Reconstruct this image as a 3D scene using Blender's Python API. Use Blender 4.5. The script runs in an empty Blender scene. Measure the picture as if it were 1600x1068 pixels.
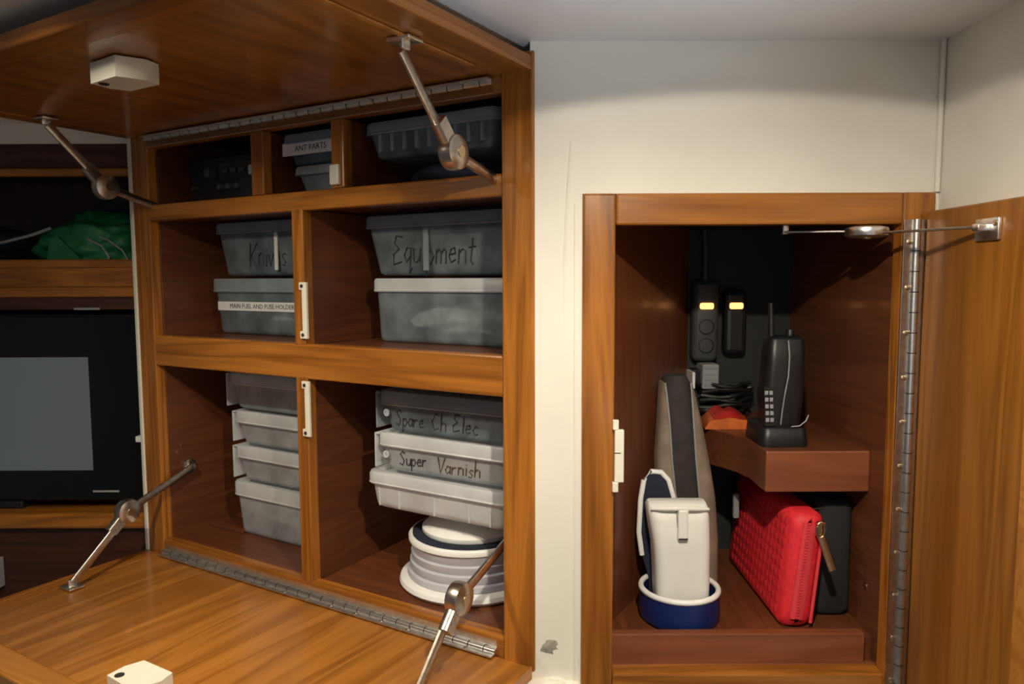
import bpy, bmesh, math, random
from mathutils import Vector, Matrix, noise
random.seed(7)
R = math.radians
SC = bpy.context.scene
COL = SC.collection

# ------------------------------------------------------------------ camera
CZ = 1.60                                   # eye height; all z below are given relative to the eye
cam_d = bpy.data.cameras.new('camera')
cam = bpy.data.objects.new('camera', cam_d); COL.objects.link(cam)
cam_d.sensor_fit = 'HORIZONTAL'; cam_d.sensor_width = 36.0
cam_d.lens = 36.0 * 1150.65 / 1600.0
cam_d.clip_start = 0.01
pitch, roll = R(4.895), R(-0.217)
fw = Vector((0, math.cos(pitch), -math.sin(pitch)))
u0 = Vector((0, math.sin(pitch), math.cos(pitch))); r0 = Vector((1, 0, 0))
rt = math.cos(roll) * r0 + math.sin(roll) * u0
up = -math.sin(roll) * r0 + math.cos(roll) * u0
m = Matrix((rt, up, -fw)).transposed().to_4x4(); m.translation = Vector((0, 0, CZ))
cam.matrix_world = m
SC.camera = cam

# ------------------------------------------------------------------ world, exposure
world = bpy.data.worlds.new('world'); SC.world = world; world.use_nodes = True
bg = world.node_tree.nodes['Background']
bg.inputs[0].default_value = (0.55, 0.62, 0.72, 1); bg.inputs[1].default_value = 0.15
vs = SC.view_settings
vs.view_transform = 'Standard'; vs.look = 'None'; vs.gamma = 1.0; vs.exposure = 0.0
vs.use_curve_mapping = False

LAMP = Vector((0.125, 0.358, 0.284))        # swivelled ceiling spot, just out of the frame
LAMP_AXIS = Vector((0.103, 0.297, -1.0)).normalized()
LAMP_POWER = 29.0                           # main beam, brightest along its axis
SPILL_POWER = 8.5                           # even spill out to the cut-off of the shade
LAMP_COL = (1.0, 0.89, 0.69)
CEILING_FILL_POWER = 50.0                        # unseen uplighter, added beside the viewer to brighten the ceiling
CEILING_FILL_COL = (0.66, 0.81, 1.0)
LAMP2_POWER = 27.0                          # its twin further left, in front of the diagonal cabinet
LAMP2 = Vector((-0.56, 0.655, 0.284)); LAMP2_AXIS = Vector((0.10, 0.40, -0.91)).normalized()
FILL_WINDOW_STRENGTH = 0.7  # unseen window added behind the view for cool fill
FILL_WINDOW_COL = (0.74, 0.87, 1.0)

# ------------------------------------------------------------------ frames
ANG = R(30.956)
O2 = Vector((0.0311, 0.95, 0))
MCAB = Matrix.Translation(O2 + Vector((0, 0, CZ))) @ Matrix.Rotation(-ANG, 4, 'Z')   # x right along face, y into cabinet
MWORLD = Matrix.Translation(Vector((0, 0, CZ)))
FRM = {'cab': (MCAB, -ANG), 'room': (MWORLD, 0.0)}

# ------------------------------------------------------------------ materials
def new_mat(name):
    mt = bpy.data.materials.new(name); mt.use_nodes = True
    nt = mt.node_tree; b = nt.nodes['Principled BSDF']
    return mt, nt, b

def plain(name, col, rough=0.5, metal=0.0, var=0.06, scale=40, bump=0.0, coat=0.0, spec=0.5):
    mt, nt, b = new_mat(name)
    tc = nt.nodes.new('ShaderNodeTexCoord')
    nz = nt.nodes.new('ShaderNodeTexNoise'); nz.inputs['Scale'].default_value = scale; nz.inputs['Detail'].default_value = 4
    nt.links.new(tc.outputs['Object'], nz.inputs['Vector'])
    rp = nt.nodes.new('ShaderNodeValToRGB')
    rp.color_ramp.elements[0].position = 0.3; rp.color_ramp.elements[1].position = 0.7
    rp.color_ramp.elements[0].color = [c * (1 - var) for c in col] + [1]
    rp.color_ramp.elements[1].color = [min(1, c * (1 + var)) for c in col] + [1]
    nt.links.new(nz.outputs['Fac'], rp.inputs['Fac']); nt.links.new(rp.outputs['Color'], b.inputs['Base Color'])
    b.inputs['Roughness'].default_value = rough; b.inputs['Metallic'].default_value = metal
    b.inputs['Specular IOR Level'].default_value = spec
    if coat: b.inputs['Coat Weight'].default_value = coat; b.inputs['Coat Roughness'].default_value = 0.08
    if bump:
        bp = nt.nodes.new('ShaderNodeBump'); bp.inputs['Strength'].default_value = bump; bp.inputs['Distance'].default_value = 0.002
        nt.links.new(nz.outputs['Fac'], bp.inputs['Height']); nt.links.new(bp.outputs['Normal'], b.inputs['Normal'])
    return mt

def wood(name, axis, dark, light, rough=0.3, coat=0.15, k=1.0):
    mt, nt, b = new_mat(name)
    tc = nt.nodes.new('ShaderNodeTexCoord'); oi = nt.nodes.new('ShaderNodeObjectInfo')
    ad = nt.nodes.new('ShaderNodeVectorMath'); ad.operation = 'ADD'
    sc = nt.nodes.new('ShaderNodeVectorMath'); sc.operation = 'SCALE'; sc.inputs[0].default_value = (3.1, 1.7, 2.3)
    nt.links.new(oi.outputs['Random'], sc.inputs['Scale'])
    nt.links.new(tc.outputs['Object'], ad.inputs[0]); nt.links.new(sc.outputs[0], ad.inputs[1])
    def mapped(along, across):
        mp = nt.nodes.new('ShaderNodeMapping'); s = [across * k] * 3; s[axis] = along * k
        mp.inputs['Scale'].default_value = s
        nt.links.new(ad.outputs[0], mp.inputs['Vector']); return mp
    m1 = mapped(1.1, 15); m2 = mapped(6, 260)
    n1 = nt.nodes.new('ShaderNodeTexNoise'); n1.inputs['Scale'].default_value = 1.0; n1.inputs['Detail'].default_value = 3; n1.inputs['Distortion'].default_value = 0.9
    n2 = nt.nodes.new('ShaderNodeTexNoise'); n2.inputs['Scale'].default_value = 1.0; n2.inputs['Detail'].default_value = 2
    nt.links.new(m1.outputs[0], n1.inputs['Vector']); nt.links.new(m2.outputs[0], n2.inputs['Vector'])
    # broad cathedral bands from the first noise, fine pores from the second
    mu = nt.nodes.new('ShaderNodeMath'); mu.operation = 'MULTIPLY'; mu.inputs[1].default_value = 5.5
    nt.links.new(n1.outputs['Fac'], mu.inputs[0])
    pp = nt.nodes.new('ShaderNodeMath'); pp.operation = 'PINGPONG'; pp.inputs[1].default_value = 0.5
    nt.links.new(mu.outputs[0], pp.inputs[0])
    m_a = nt.nodes.new('ShaderNodeMath'); m_a.operation = 'MULTIPLY_ADD'; m_a.inputs[1].default_value = 1.1; m_a.inputs[2].default_value = 0.0
    nt.links.new(pp.outputs[0], m_a.inputs[0])
    m_b = nt.nodes.new('ShaderNodeMath'); m_b.operation = 'MULTIPLY_ADD'; m_b.inputs[1].default_value = 0.55
    nt.links.new(n2.outputs['Fac'], m_b.inputs[0]); nt.links.new(m_a.outputs[0], m_b.inputs[2])
    rp = nt.nodes.new('ShaderNodeValToRGB')
    rp.color_ramp.elements[0].position = 0.15; rp.color_ramp.elements[0].color = list(dark) + [1]
    rp.color_ramp.elements[1].position = 0.85; rp.color_ramp.elements[1].color = list(light) + [1]
    nt.links.new(m_b.outputs[0], rp.inputs['Fac'])
    hs = nt.nodes.new('ShaderNodeHueSaturation')
    mr = nt.nodes.new('ShaderNodeMapRange'); mr.inputs['To Min'].default_value = 0.9; mr.inputs['To Max'].default_value = 1.1
    nt.links.new(oi.outputs['Random'], mr.inputs['Value']); nt.links.new(mr.outputs[0], hs.inputs['Value'])
    nt.links.new(rp.outputs['Color'], hs.inputs['Color']); nt.links.new(hs.outputs['Color'], b.inputs['Base Color'])
    b.inputs['Roughness'].default_value = rough
    b.inputs['Coat Weight'].default_value = coat; b.inputs['Coat Roughness'].default_value = 0.12
    bp = nt.nodes.new('ShaderNodeBump'); bp.inputs['Strength'].default_value = 0.06; bp.inputs['Distance'].default_value = 0.001
    nt.links.new(n2.outputs['Fac'], bp.inputs['Height']); nt.links.new(bp.outputs['Normal'], b.inputs['Normal'])
    return mt

def frosted(name, col, clear=0.3, rough=0.35, var=0.12, scale=18):
    mt, nt, b = new_mat(name)
    tc = nt.nodes.new('ShaderNodeTexCoord')
    nz = nt.nodes.new('ShaderNodeTexNoise'); nz.inputs['Scale'].default_value = scale; nz.inputs['Detail'].default_value = 5
    nt.links.new(tc.outputs['Object'], nz.inputs['Vector'])
    rp = nt.nodes.new('ShaderNodeValToRGB')
    rp.color_ramp.elements[0].position = 0.3; rp.color_ramp.elements[1].position = 0.7
    rp.color_ramp.elements[0].color = [c * (1 - var) for c in col] + [1]
    rp.color_ramp.elements[1].color = [min(1, c * (1 + var)) for c in col] + [1]
    nt.links.new(nz.outputs['Fac'], rp.inputs['Fac']); nt.links.new(rp.outputs['Color'], b.inputs['Base Color'])
    b.inputs['Roughness'].default_value = rough
    tr = nt.nodes.new('ShaderNodeBsdfTransparent'); tr.inputs[0].default_value = (0.93, 0.96, 0.98, 1)
    tl = nt.nodes.new('ShaderNodeBsdfTranslucent'); nt.links.new(rp.outputs['Color'], tl.inputs[0])
    m0 = nt.nodes.new('ShaderNodeMixShader'); m0.inputs[0].default_value = 0.25
    nt.links.new(b.outputs[0], m0.inputs[1]); nt.links.new(tl.outputs[0], m0.inputs[2])
    mx = nt.nodes.new('ShaderNodeMixShader'); mx.inputs[0].default_value = clear
    nt.links.new(m0.outputs[0], mx.inputs[1]); nt.links.new(tr.outputs[0], mx.inputs[2])
    nt.links.new(mx.outputs[0], nt.nodes['Material Output'].inputs['Surface'])
    return mt

def emit(name, col, strength):
    mt, nt, b = new_mat(name)
    b.inputs['Base Color'].default_value = (0.02, 0.02, 0.02, 1)
    b.inputs['Emission Color'].default_value = list(col) + [1]; b.inputs['Emission Strength'].default_value = strength
    return mt

TD, TL = (0.20, 0.062, 0.006), (0.43, 0.155, 0.022)
M = {}
for ax, nm in enumerate('xyz'):
    M['teak_' + nm] = wood('varnished_teak_' + nm, ax, TD, TL)
    M['maho_' + nm] = wood('brown_veneer_' + nm, ax, (0.100, 0.029, 0.010), (0.160, 0.047, 0.016), rough=0.42, coat=0.12, k=1.6)
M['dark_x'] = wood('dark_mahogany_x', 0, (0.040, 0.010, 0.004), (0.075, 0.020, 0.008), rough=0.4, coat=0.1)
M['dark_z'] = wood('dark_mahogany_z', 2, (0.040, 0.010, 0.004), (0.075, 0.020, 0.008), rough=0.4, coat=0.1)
M['panel_z'] = wood('teak_panel_upright', 2, (0.20, 0.068, 0.008), (0.36, 0.135, 0.020), k=0.8)
M['panel_y'] = wood('teak_panel_deep', 1, (0.22, 0.075, 0.010), (0.42, 0.160, 0.026), rough=0.30, coat=0.35, k=0.8)
M['pale_teak'] = wood('pale_teak_lipping', 0, (0.34, 0.125, 0.018), (0.50, 0.205, 0.038), rough=0.28)
M['lip'] = wood('red_brown_lip', 0, (0.17, 0.048, 0.018), (0.235, 0.070, 0.028), rough=0.4, coat=0.1)
M['cream'] = plain('cream_vinyl', (0.80, 0.755, 0.66), 0.55, var=0.035, scale=9, bump=0.06)
M['ceil'] = plain('white_ceiling', (0.78, 0.77, 0.76), 0.45, var=0.02, scale=6)
M['cabin'] = plain('cabin_wall_paint', (0.66, 0.68, 0.70), 0.6, scale=5)
M['sole'] = plain('grey_cabin_carpet', (0.34, 0.36, 0.39), 0.9, var=0.15, scale=200, bump=0.3)
M['steel'] = plain('polished_steel', (0.82, 0.80, 0.77), 0.30, metal=1.0, var=0.12, scale=120)
M['nickel'] = plain('aged_nickel', (0.58, 0.52, 0.46), 0.30, metal=1.0, var=0.18, scale=160)
M['brass'] = plain('dull_brass', (0.62, 0.48, 0.30), 0.3, metal=1.0, var=0.1, scale=150)
M['hole'] = plain('dark_slot', (0.02, 0.016, 0.012), 0.8)
M['latch'] = plain('ivory_plastic', (0.80, 0.76, 0.64), 0.4, var=0.03)
M['white'] = plain('white_plastic', (0.90, 0.89, 0.86), 0.35, var=0.03)
M['paper'] = plain('white_label_tape', (0.85, 0.85, 0.84), 0.5, var=0.02)
M['ink'] = plain('black_ink', (0.03, 0.03, 0.035), 0.6)
M['inkb'] = plain('brown_ink', (0.10, 0.05, 0.03), 0.6)
M['black'] = plain('black_plastic', (0.010, 0.0105, 0.012), 0.42, var=0.1)
M['matte'] = plain('matte_black_cloth', (0.016, 0.016, 0.017), 0.85, var=0.2, scale=90, bump=0.3)
M['gloss'] = plain('gloss_black_glass', (0.006, 0.006, 0.007), 0.12, var=0.02)
M['grey'] = plain('dark_grey_plastic', (0.060, 0.062, 0.066), 0.5)
M['mid'] = plain('mid_grey_plastic', (0.30, 0.31, 0.32), 0.45)
M['hull'] = plain('dark_hull_liner', (0.020, 0.021, 0.023), 0.6, var=0.15, scale=12)
M['navy'] = plain('navy_plastic', (0.006, 0.020, 0.120), 0.4, var=0.08)
M['navyc'] = plain('dark_navy_cloth', (0.012, 0.016, 0.035), 0.85, var=0.2, scale=90, bump=0.2)
M['red'] = plain('red_quilted_fabric', (0.74, 0.022, 0.034), 0.6, var=0.16, scale=140, bump=0.5)
M['red2'] = plain('red_zip_tape', (0.72, 0.05, 0.065), 0.55, var=0.06, scale=60)
M['orange'] = plain('orange_foil', (0.62, 0.14, 0.03), 0.4, var=0.25, scale=40, bump=0.3)
M['redfoil'] = plain('red_foil_print', (0.50, 0.025, 0.02), 0.35, var=0.1)
M['taupe'] = plain('taupe_suede', (0.27, 0.205, 0.150), 0.85, var=0.25, scale=30, bump=0.4)
M['umber'] = plain('charcoal_suede', (0.034, 0.028, 0.027), 0.8, var=0.25, scale=60, bump=0.3)
M['green'] = plain('green_ripstop', (0.014, 0.175, 0.055), 0.5, var=0.15, scale=25)
M['lilac'] = plain('grey_silicone', (0.52, 0.52, 0.575), 0.45, var=0.05)
M['ivory'] = plain('off_white_vinyl', (0.88, 0.86, 0.80), 0.5, var=0.05, scale=14, bump=0.1)
M['foam'] = plain('torn_cream_foam', (0.80, 0.76, 0.66), 0.8, var=0.1, scale=60, bump=0.6)
M['stain'] = plain('grey_mould_stain', (0.35, 0.32, 0.27), 0.8, var=0.3, scale=70)
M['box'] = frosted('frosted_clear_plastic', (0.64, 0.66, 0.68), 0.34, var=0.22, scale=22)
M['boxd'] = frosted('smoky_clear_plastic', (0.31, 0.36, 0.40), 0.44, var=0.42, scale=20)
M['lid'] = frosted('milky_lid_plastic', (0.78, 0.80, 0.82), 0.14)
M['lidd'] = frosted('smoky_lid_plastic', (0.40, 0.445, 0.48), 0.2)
M['bag'] = plain('crumpled_white_polythene', (0.62, 0.62, 0.61), 0.35, var=0.2, scale=30)
M['led'] = emit('orange_neon_switch', (1.0, 0.42, 0.12), 3.0)
M['reflection_glow'] = emit('grey_reflection_glow', (0.62, 0.70, 0.70), 0.085)  # faint emission imitates a grey reflection on the dark glass
M['fill_window_glow'] = emit('added_fill_window_pane', FILL_WINDOW_COL, FILL_WINDOW_STRENGTH)
M['fill_bulb'] = emit('added_uplighter_lens', CEILING_FILL_COL, 4.0)
M['bulb'] = emit('warm_lamp_lens', LAMP_COL, 4.0)

# ------------------------------------------------------------------ mesh helpers (frame coordinates)
def BM(): return bmesh.new()
FLAT = []                                    # bevelled boxes keep flat faces

def add_box(bm, x0, x1, y0, y1, z0, z1, bev=0.0, seg=2):
    b = bmesh.new()
    bmesh.ops.create_cube(b, size=1.0)
    for v in b.verts:
        v.co = Vector(((x0 + x1) / 2 + v.co.x * (x1 - x0), (y0 + y1) / 2 + v.co.y * (y1 - y0), (z0 + z1) / 2 + v.co.z * (z1 - z0)))
    if bev:
        bmesh.ops.bevel(b, geom=list(b.edges), offset=min(bev, 0.45 * min(abs(x1 - x0), abs(y1 - y0), abs(z1 - z0))), segments=seg, profile=0.5, affect='EDGES')
    merge(bm, b); return bm

def merge(bm, b):
    mp = {}
    for v in b.verts: mp[v] = bm.verts.new(v.co)
    for f in b.faces:
        try: bm.faces.new([mp[v] for v in f.verts])
        except ValueError: pass
    b.free()

def box(x0, x1, y0, y1, z0, z1, bev=0.0015, seg=2):
    bm = add_box(BM(), min(x0, x1), max(x0, x1), min(y0, y1), max(y0, y1), min(z0, z1), max(z0, z1), bev, seg)
    FLAT.append(bm); return bm

def rings(bm, loops, cap0=True, cap1=True, closed=True):
    vs_ = [[bm.verts.new(p) for p in lp] for lp in loops]
    n = len(loops[0])
    for a, b in zip(vs_[:-1], vs_[1:]):
        for i in range(n if closed else n - 1):
            j = (i + 1) % n
            bm.faces.new((a[i], a[j], b[j], b[i]))
    if cap0: bm.faces.new(list(reversed(vs_[0])))
    if cap1: bm.faces.new(vs_[-1])
    return bm

def frame_of(t):
    t = t.normalized(); a = Vector((0, 0, 1)) if abs(t.z) < 0.9 else Vector((1, 0, 0))
    s = t.cross(a).normalized(); return s, s.cross(t).normalized()

def add_tube(bm, pts, rad, n=10, flat=1.0):
    pts = [Vector(p) for p in pts]; loops = []
    for i, p in enumerate(pts):
        t = pts[min(i + 1, len(pts) - 1)] - pts[max(i - 1, 0)]
        s, q = frame_of(t)
        r = rad[i] if isinstance(rad, (list, tuple)) else rad
        loops.append([p + s * (r * math.cos(2 * math.pi * k / n)) + q * (r * flat * math.sin(2 * math.pi * k / n)) for k in range(n)])
    return rings(bm, loops)

def tube(pts, rad, n=10, flat=1.0): return add_tube(BM(), pts, rad, n, flat)

def add_bar(bm, p, q, width_dir, wid, thk):
    p, q, wdir = Vector(p), Vector(q), Vector(width_dir).normalized()
    t = (q - p).normalized(); s = wdir.cross(t).normalized(); w = t.cross(s).normalized()
    lo = []
    for c in (p, q):
        lo.append([c + w * (a * wid / 2) + s * (b * thk / 2) for a, b in ((-1, -.6), (-.8, -1), (.8, -1), (1, -.6), (1, .6), (.8, 1), (-.8, 1), (-1, .6))])
    return rings(bm, lo)

def bar(p, q, width_dir, wid, thk): return add_bar(BM(), p, q, width_dir, wid, thk)

def add_lathe(bm, c, prof, n=40, sx=1, sy=1):
    c = Vector(c)
    loops = [[c + Vector((r * sx * math.cos(2 * math.pi * k / n), r * sy * math.sin(2 * math.pi * k / n), z)) for k in range(n)] for r, z in prof]
    return rings(bm, loops)

def lathe(c, prof, n=40, sx=1, sy=1): return add_lathe(BM(), c, prof, n, sx, sy)

def rrect(x0, x1, y0, y1, r, z, k=4):
    pts = []
    for cx, cy, a0 in ((x1 - r, y1 - r, 0), (x0 + r, y1 - r, 90), (x0 + r, y0 + r, 180), (x1 - r, y0 + r, 270)):
        for i in range(k + 1):
            a = R(a0 + 90 * i / k); pts.append(Vector((cx + r * math.cos(a), cy + r * math.sin(a), z)))
    return pts

def prism(poly, axis, a0, a1):
    """extrude a polygon of 2-D points along an axis (0 x, 1 y, 2 z)"""
    def P(p, a):
        if axis == 0: return Vector((a, p[0], p[1]))
        if axis == 1: return Vector((p[0], a, p[1]))
        return Vector((p[0], p[1], a))
    bm = BM(); rings(bm, [[P(p, a0) for p in poly], [P(p, a1) for p in poly]])
    return bm

def blob(c, rx, ry, rz, amp, freq, seed, sub=4, flat_bottom=None):
    bm = BM(); bmesh.ops.create_icosphere(bm, subdivisions=sub, radius=1.0)
    off = Vector((seed * 3.7, seed * 1.3, seed * 2.1))
    for v in bm.verts:
        d = v.co.copy()
        n1 = noise.noise(d * freq + off); n2 = abs(noise.noise(d * freq * 2.3 + off)); n3 = abs(noise.noise(d * freq * 4.5 + off))
        k = 1 + amp * (n1 + 0.8 * n2 + 0.4 * n3)
        v.co = Vector((c[0] + d.x * rx * k, c[1] + d.y * ry * k, c[2] + d.z * rz * k))
        if flat_bottom is not None and v.co.z < flat_bottom: v.co.z = flat_bottom
    return bm

# ------------------------------------------------------------------ object helpers
def to_obj(name, bm, mat, origin=(0, 0, 0), smooth=True):
    bmesh.ops.recalc_face_normals(bm, faces=list(bm.faces))
    flat = any(b_ is bm for b_ in FLAT)
    o = Vector(origin)
    for v in bm.verts: v.co -= o
    me = bpy.data.meshes.new(name); bm.to_mesh(me); bm.free()
    me.materials.append(M[mat])
    if smooth:
        for p in me.polygons: p.use_smooth = True
        try: me.set_sharp_from_angle(angle=R(12 if flat else 50))
        except Exception: pass
    ob = bpy.data.objects.new(name, me); COL.objects.link(ob)
    return ob

def tag(o, label=None, cat=None, group=None, kind=None):
    if label: o['label'] = label
    if cat: o['category'] = cat
    if group: o['group'] = group
    if kind: o['kind'] = kind
    return o

class Thing:
    def __init__(s, name, label, cat, frame, origin, group=None, kind=None):
        s.o = Vector(origin); s.frame = frame
        s.e = bpy.data.objects.new(name, None); COL.objects.link(s.e)
        s.e.empty_display_size = 0.02
        mt, rz = FRM[frame]
        s.e.location = mt @ s.o; s.e.rotation_euler = (0, 0, rz)
        tag(s.e, label, cat, group, kind)
    def add(s, name, bm, mat, parent=None, label=None, smooth=True, kind=None):
        ob = to_obj(name, bm, mat, s.o, smooth); ob.parent = parent or s.e
        tag(ob, label, kind=kind); return ob
    def text(s, name, txt, size, mat, pos, parent=None, rot=(90, 0, 0), shear=0.0, sx=1.0, fit=None, thin=False):
        thin = thin or name == 'handwriting'
        cu = bpy.data.curves.new(name, 'FONT'); cu.body = txt; cu.size = size; cu.shear = shear
        cu.align_x = 'CENTER'; cu.align_y = 'CENTER'; cu.extrude = 0.0001; cu.offset = (-0.018 * size if thin else 0.0); cu.resolution_u = 2
        t = bpy.data.objects.new('tmp_text', cu); COL.objects.link(t)
        dg = bpy.context.evaluated_depsgraph_get(); dg.update()
        me = bpy.data.meshes.new_from_object(t.evaluated_get(dg))
        bpy.data.objects.remove(t); bpy.data.curves.remove(cu)
        if fit:
            xs = [v.co.x for v in me.vertices]; sx = fit / (max(xs) - min(xs))
        mt = Matrix.Translation(Vector(pos) - s.o) @ Matrix.Rotation(R(rot[2]), 4, 'Z') @ Matrix.Rotation(R(rot[0]), 4, 'X') @ Matrix.Rotation(R(rot[1]), 4, 'Z') @ Matrix.Diagonal((sx, 1, 1, 1))
        me.transform(mt); me.materials.clear(); me.materials.append(M[mat])
        ob = bpy.data.objects.new(name, me); COL.objects.link(ob); ob.parent = parent or s.e
        return ob

GL = {'K': [[(0, 0), (0, 1)], [(.6, 1), (.05, .45), (.65, 0)]], 'n': [[(0, .5), (0, 0)], [(0, .35), (.2, .5), (.4, .42), (.42, 0)]], 'i': [[(.1, .5), (.1, 0)], [(.1, .68), (.12, .7)]],
      'v': [[(0, .5), (.2, 0), (.42, .5)]], 'e': [[(0, .27), (.4, .3), (.3, .5), (.1, .45), (0, .2), (.15, 0), (.42, .1)]], 's': [[(.4, .45), (.2, .5), (.05, .38), (.35, .17), (.25, 0), (0, .05)]],
      'E': [[(.6, .95), (.2, 1), (.1, .75), (.4, .55), (.05, .35), (.1, 0), (.6, .1)]], 'q': [[(.4, .45), (.15, .5), (0, .25), (.15, 0), (.4, .2)], [(.42, .5), (.4, -.4), (.55, -.2)]], 'u': [[(0, .5), (.05, .05), (.25, 0), (.42, .2)], [(.44, .5), (.44, 0)]],
      'p': [[(0, .5), (0, -.4)], [(0, .4), (.25, .5), (.42, .28), (.25, 0), (0, .1)]], 'm': [[(0, .5), (0, 0)], [(0, .35), (.15, .5), (.3, .4), (.3, 0)], [(.3, .35), (.48, .5), (.6, .4), (.62, 0)]], 't': [[(.2, .85), (.15, .1), (.3, 0)], [(0, .55), (.4, .58)]],
      'S': [[(.55, .85), (.3, 1), (.05, .8), (.5, .35), (.35, 0), (0, .12)]], 'a': [[(.4, .45), (.15, .5), (0, .25), (.15, 0), (.4, .2)], [(.42, .5), (.42, 0)]], 'r': [[(0, .5), (0, 0)], [(0, .3), (.2, .5), (.35, .48)]],
      'C': [[(.6, .85), (.3, 1), (0, .5), (.25, 0), (.6, .15)]], 'h': [[(0, 1), (0, 0)], [(0, .35), (.2, .5), (.4, .42), (.42, 0)]], 'l': [[(.1, 1), (.08, .05), (.2, 0)]], 'c': [[(.4, .42), (.2, .5), (0, .25), (.2, 0), (.42, .08)]], 'V': [[(0, 1), (.28, 0), (.62, 1)]]}
ADV = {'i': .28, 'l': .3, 'm': .8, 'K': .8, 'E': .8, 'S': .75, 'C': .8, 'V': .72, ' ': .4}
def scrawl(t, txt, height, width, mat, pos, parent, thick=0.0011):
    """handwritten marker strokes on a box front, centred on pos"""
    strokes = []; x = 0.0; rnd = random.Random(txt)
    for ch in txt:
        dy = rnd.uniform(-.06, .06)
        for st_ in GL.get(ch, []):
            strokes.append([(x + px + 0.28 * py, py + dy) for px, py in st_])
        x += ADV.get(ch, .58)
    xs = [p[0] for st_ in strokes for p in st_]; x0, x1 = min(xs), max(xs); k = width / (x1 - x0)
    bm = BM()
    for st_ in strokes:
        add_tube(bm, [(pos[0] + (px - (x0 + x1) / 2) * k, t.face_y(pos[2] + (py - .45) * height), pos[2] + (py - .45) * height) for px, py in st_], thick, 5)
    return t.add('handwriting', bm, mat, parent, label='handwritten marker lettering')

def struct(name, bm, mat, frame='room', origin=(0, 0, 0), label=None):
    ob = to_obj(name, bm, mat, origin, True)
    mt, rz = FRM[frame]; ob.location = mt @ Vector(origin); ob.rotation_euler = (0, 0, rz)
    ob['kind'] = 'structure'
    if label: ob['label'] = label
    return ob

# ================================================================== THE CABIN
CE = 0.296                                   # ceiling
XR = 0.544                                   # right wall
FL = -CZ
struct('floor', box(-2.3, 0.75, -1.5, 2.1, FL - 0.03, FL, 0), 'sole', label='grey carpeted cabin sole')
struct('ceiling', box(-2.3, 0.75, -1.5, 2.1, CE, CE + 0.03, 0), 'ceil', label='pale grey white cabin ceiling')
struct('wall_left', box(-2.33, -2.3, -1.5, 2.1, FL, CE, 0), 'cabin', label='painted cabin side wall')
struct('wall_right', box(XR, XR + 0.03, -1.5, 0.98, FL, CE, 0), 'cream', label='cream vinyl wall returning towards the viewer above the open locker door')
# back wall with an opening for the added fill window
wb = BM()
for x0, x1, z0, z1 in ((-2.3, -1.75, FL, CE), (0.30, 0.75, FL, CE), (-1.75, 0.30, FL, -0.55), (-1.75, 0.30, 0.10, CE)):
    add_box(wb, x0, x1, -1.53, -1.5, z0, z1)
struct('wall_back', wb, 'cabin', label='painted cabin wall with an opening for the added window')
w1 = struct('fill_window_1', box(-1.75, 0.30, -1.525, -1.515, -0.55, 0.10, 0), 'fill_window_glow', label='unseen wide window added for cool fill light')
wf = BM()
for x0, x1, z0, z1 in ((-1.77, -1.73, -0.57, 0.12), (0.28, 0.32, -0.57, 0.12), (-1.77, 0.32, -0.57, -0.53), (-1.77, 0.32, 0.08, 0.12), (-0.745, -0.705, -0.53, 0.08)):
    add_box(wf, x0, x1, -1.51, -1.485, z0, z1, 0.003)
ob = to_obj('fill_window_frame', wf, 'white'); ob.parent = w1; ob.location = (0, 0, 0)

# front cream wall round the locker face frame
FX0, FX1, FZ0, FZ1 = 0.0905, 0.538, -0.60, 0.1075
fwb = BM()
for x0, x1, z0, z1 in ((0.024, FX0, FL, CE), (FX1, XR, FL, CE), (FX0, FX1, FZ1, CE), (FX0, FX1, FL, FZ0)):
    add_box(fwb, x0, x1, 0.95, 0.968, z0, z1)
wfront = struct('wall_front', fwb, 'cream', label='cream vinyl wall between the cabinet and the locker')
def part_of(parent, name, bm, mat):
    ob = to_obj(name, bm, mat); ob.parent = parent; return ob
# a wrinkle in the vinyl and its edge
def wallpt(x, z, y=0.95): return Vector((x, y, z))
ridge = [(0.0765, 0.200), (0.0755, 0.165), (0.0735, 0.13), (0.0705, 0.08), (0.068, 0.02), (0.067, -0.05), (0.0665, -0.12)]
part_of(wfront, 'vinyl_wrinkle', tube([wallpt(x, z, 0.9526) for x, z in ridge], [0.0018, 0.0033, 0.0036, 0.0036, 0.0034, 0.0030, 0.0018], 10, 1.0), 'cream')
part_of(wfront, 'vinyl_seam', box(0.080, 0.0822, 0.9488, 0.952, -0.54, 0.095, 0.0008), 'cream')
part_of(wfront, 'corner_bead', tube([(XR - 0.004, 0.947, 0.108), (XR - 0.004, 0.947, CE)], 0.0035, 8), 'cream')
part_of(wfront, 'mould_stain', blob((0.048, 0.9505, -0.492), 0.010, 0.0012, 0.009, 0.8, 2.0, 3, 3), 'stain')
struct('trim_1', blob((0.048, 0.944, -0.552), 0.042, 0.018, 0.016, 0.30, 2.0, 5, 4), 'foam', label='torn cream foam bulging at the foot of the cabinet corner post')
# the wall that carries the diagonal cabinet, below it
struct('wall_diagonal', box(-0.869, 0.0, 0.02, 0.05, FL, -0.56, 0), 'cream', 'cab', label='cream wall below the diagonal cabinet')
struct('trim_2', box(-1.75, -0.705, 1.42, 1.45, 0.2575, CE, 0.001), 'cream', label='cream wall strip above the media cabinet')
struct('wall_far_left', box(-2.3, -1.75, 1.42, 1.45, FL, CE, 0), 'cream', label='cream wall at the far left')

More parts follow.
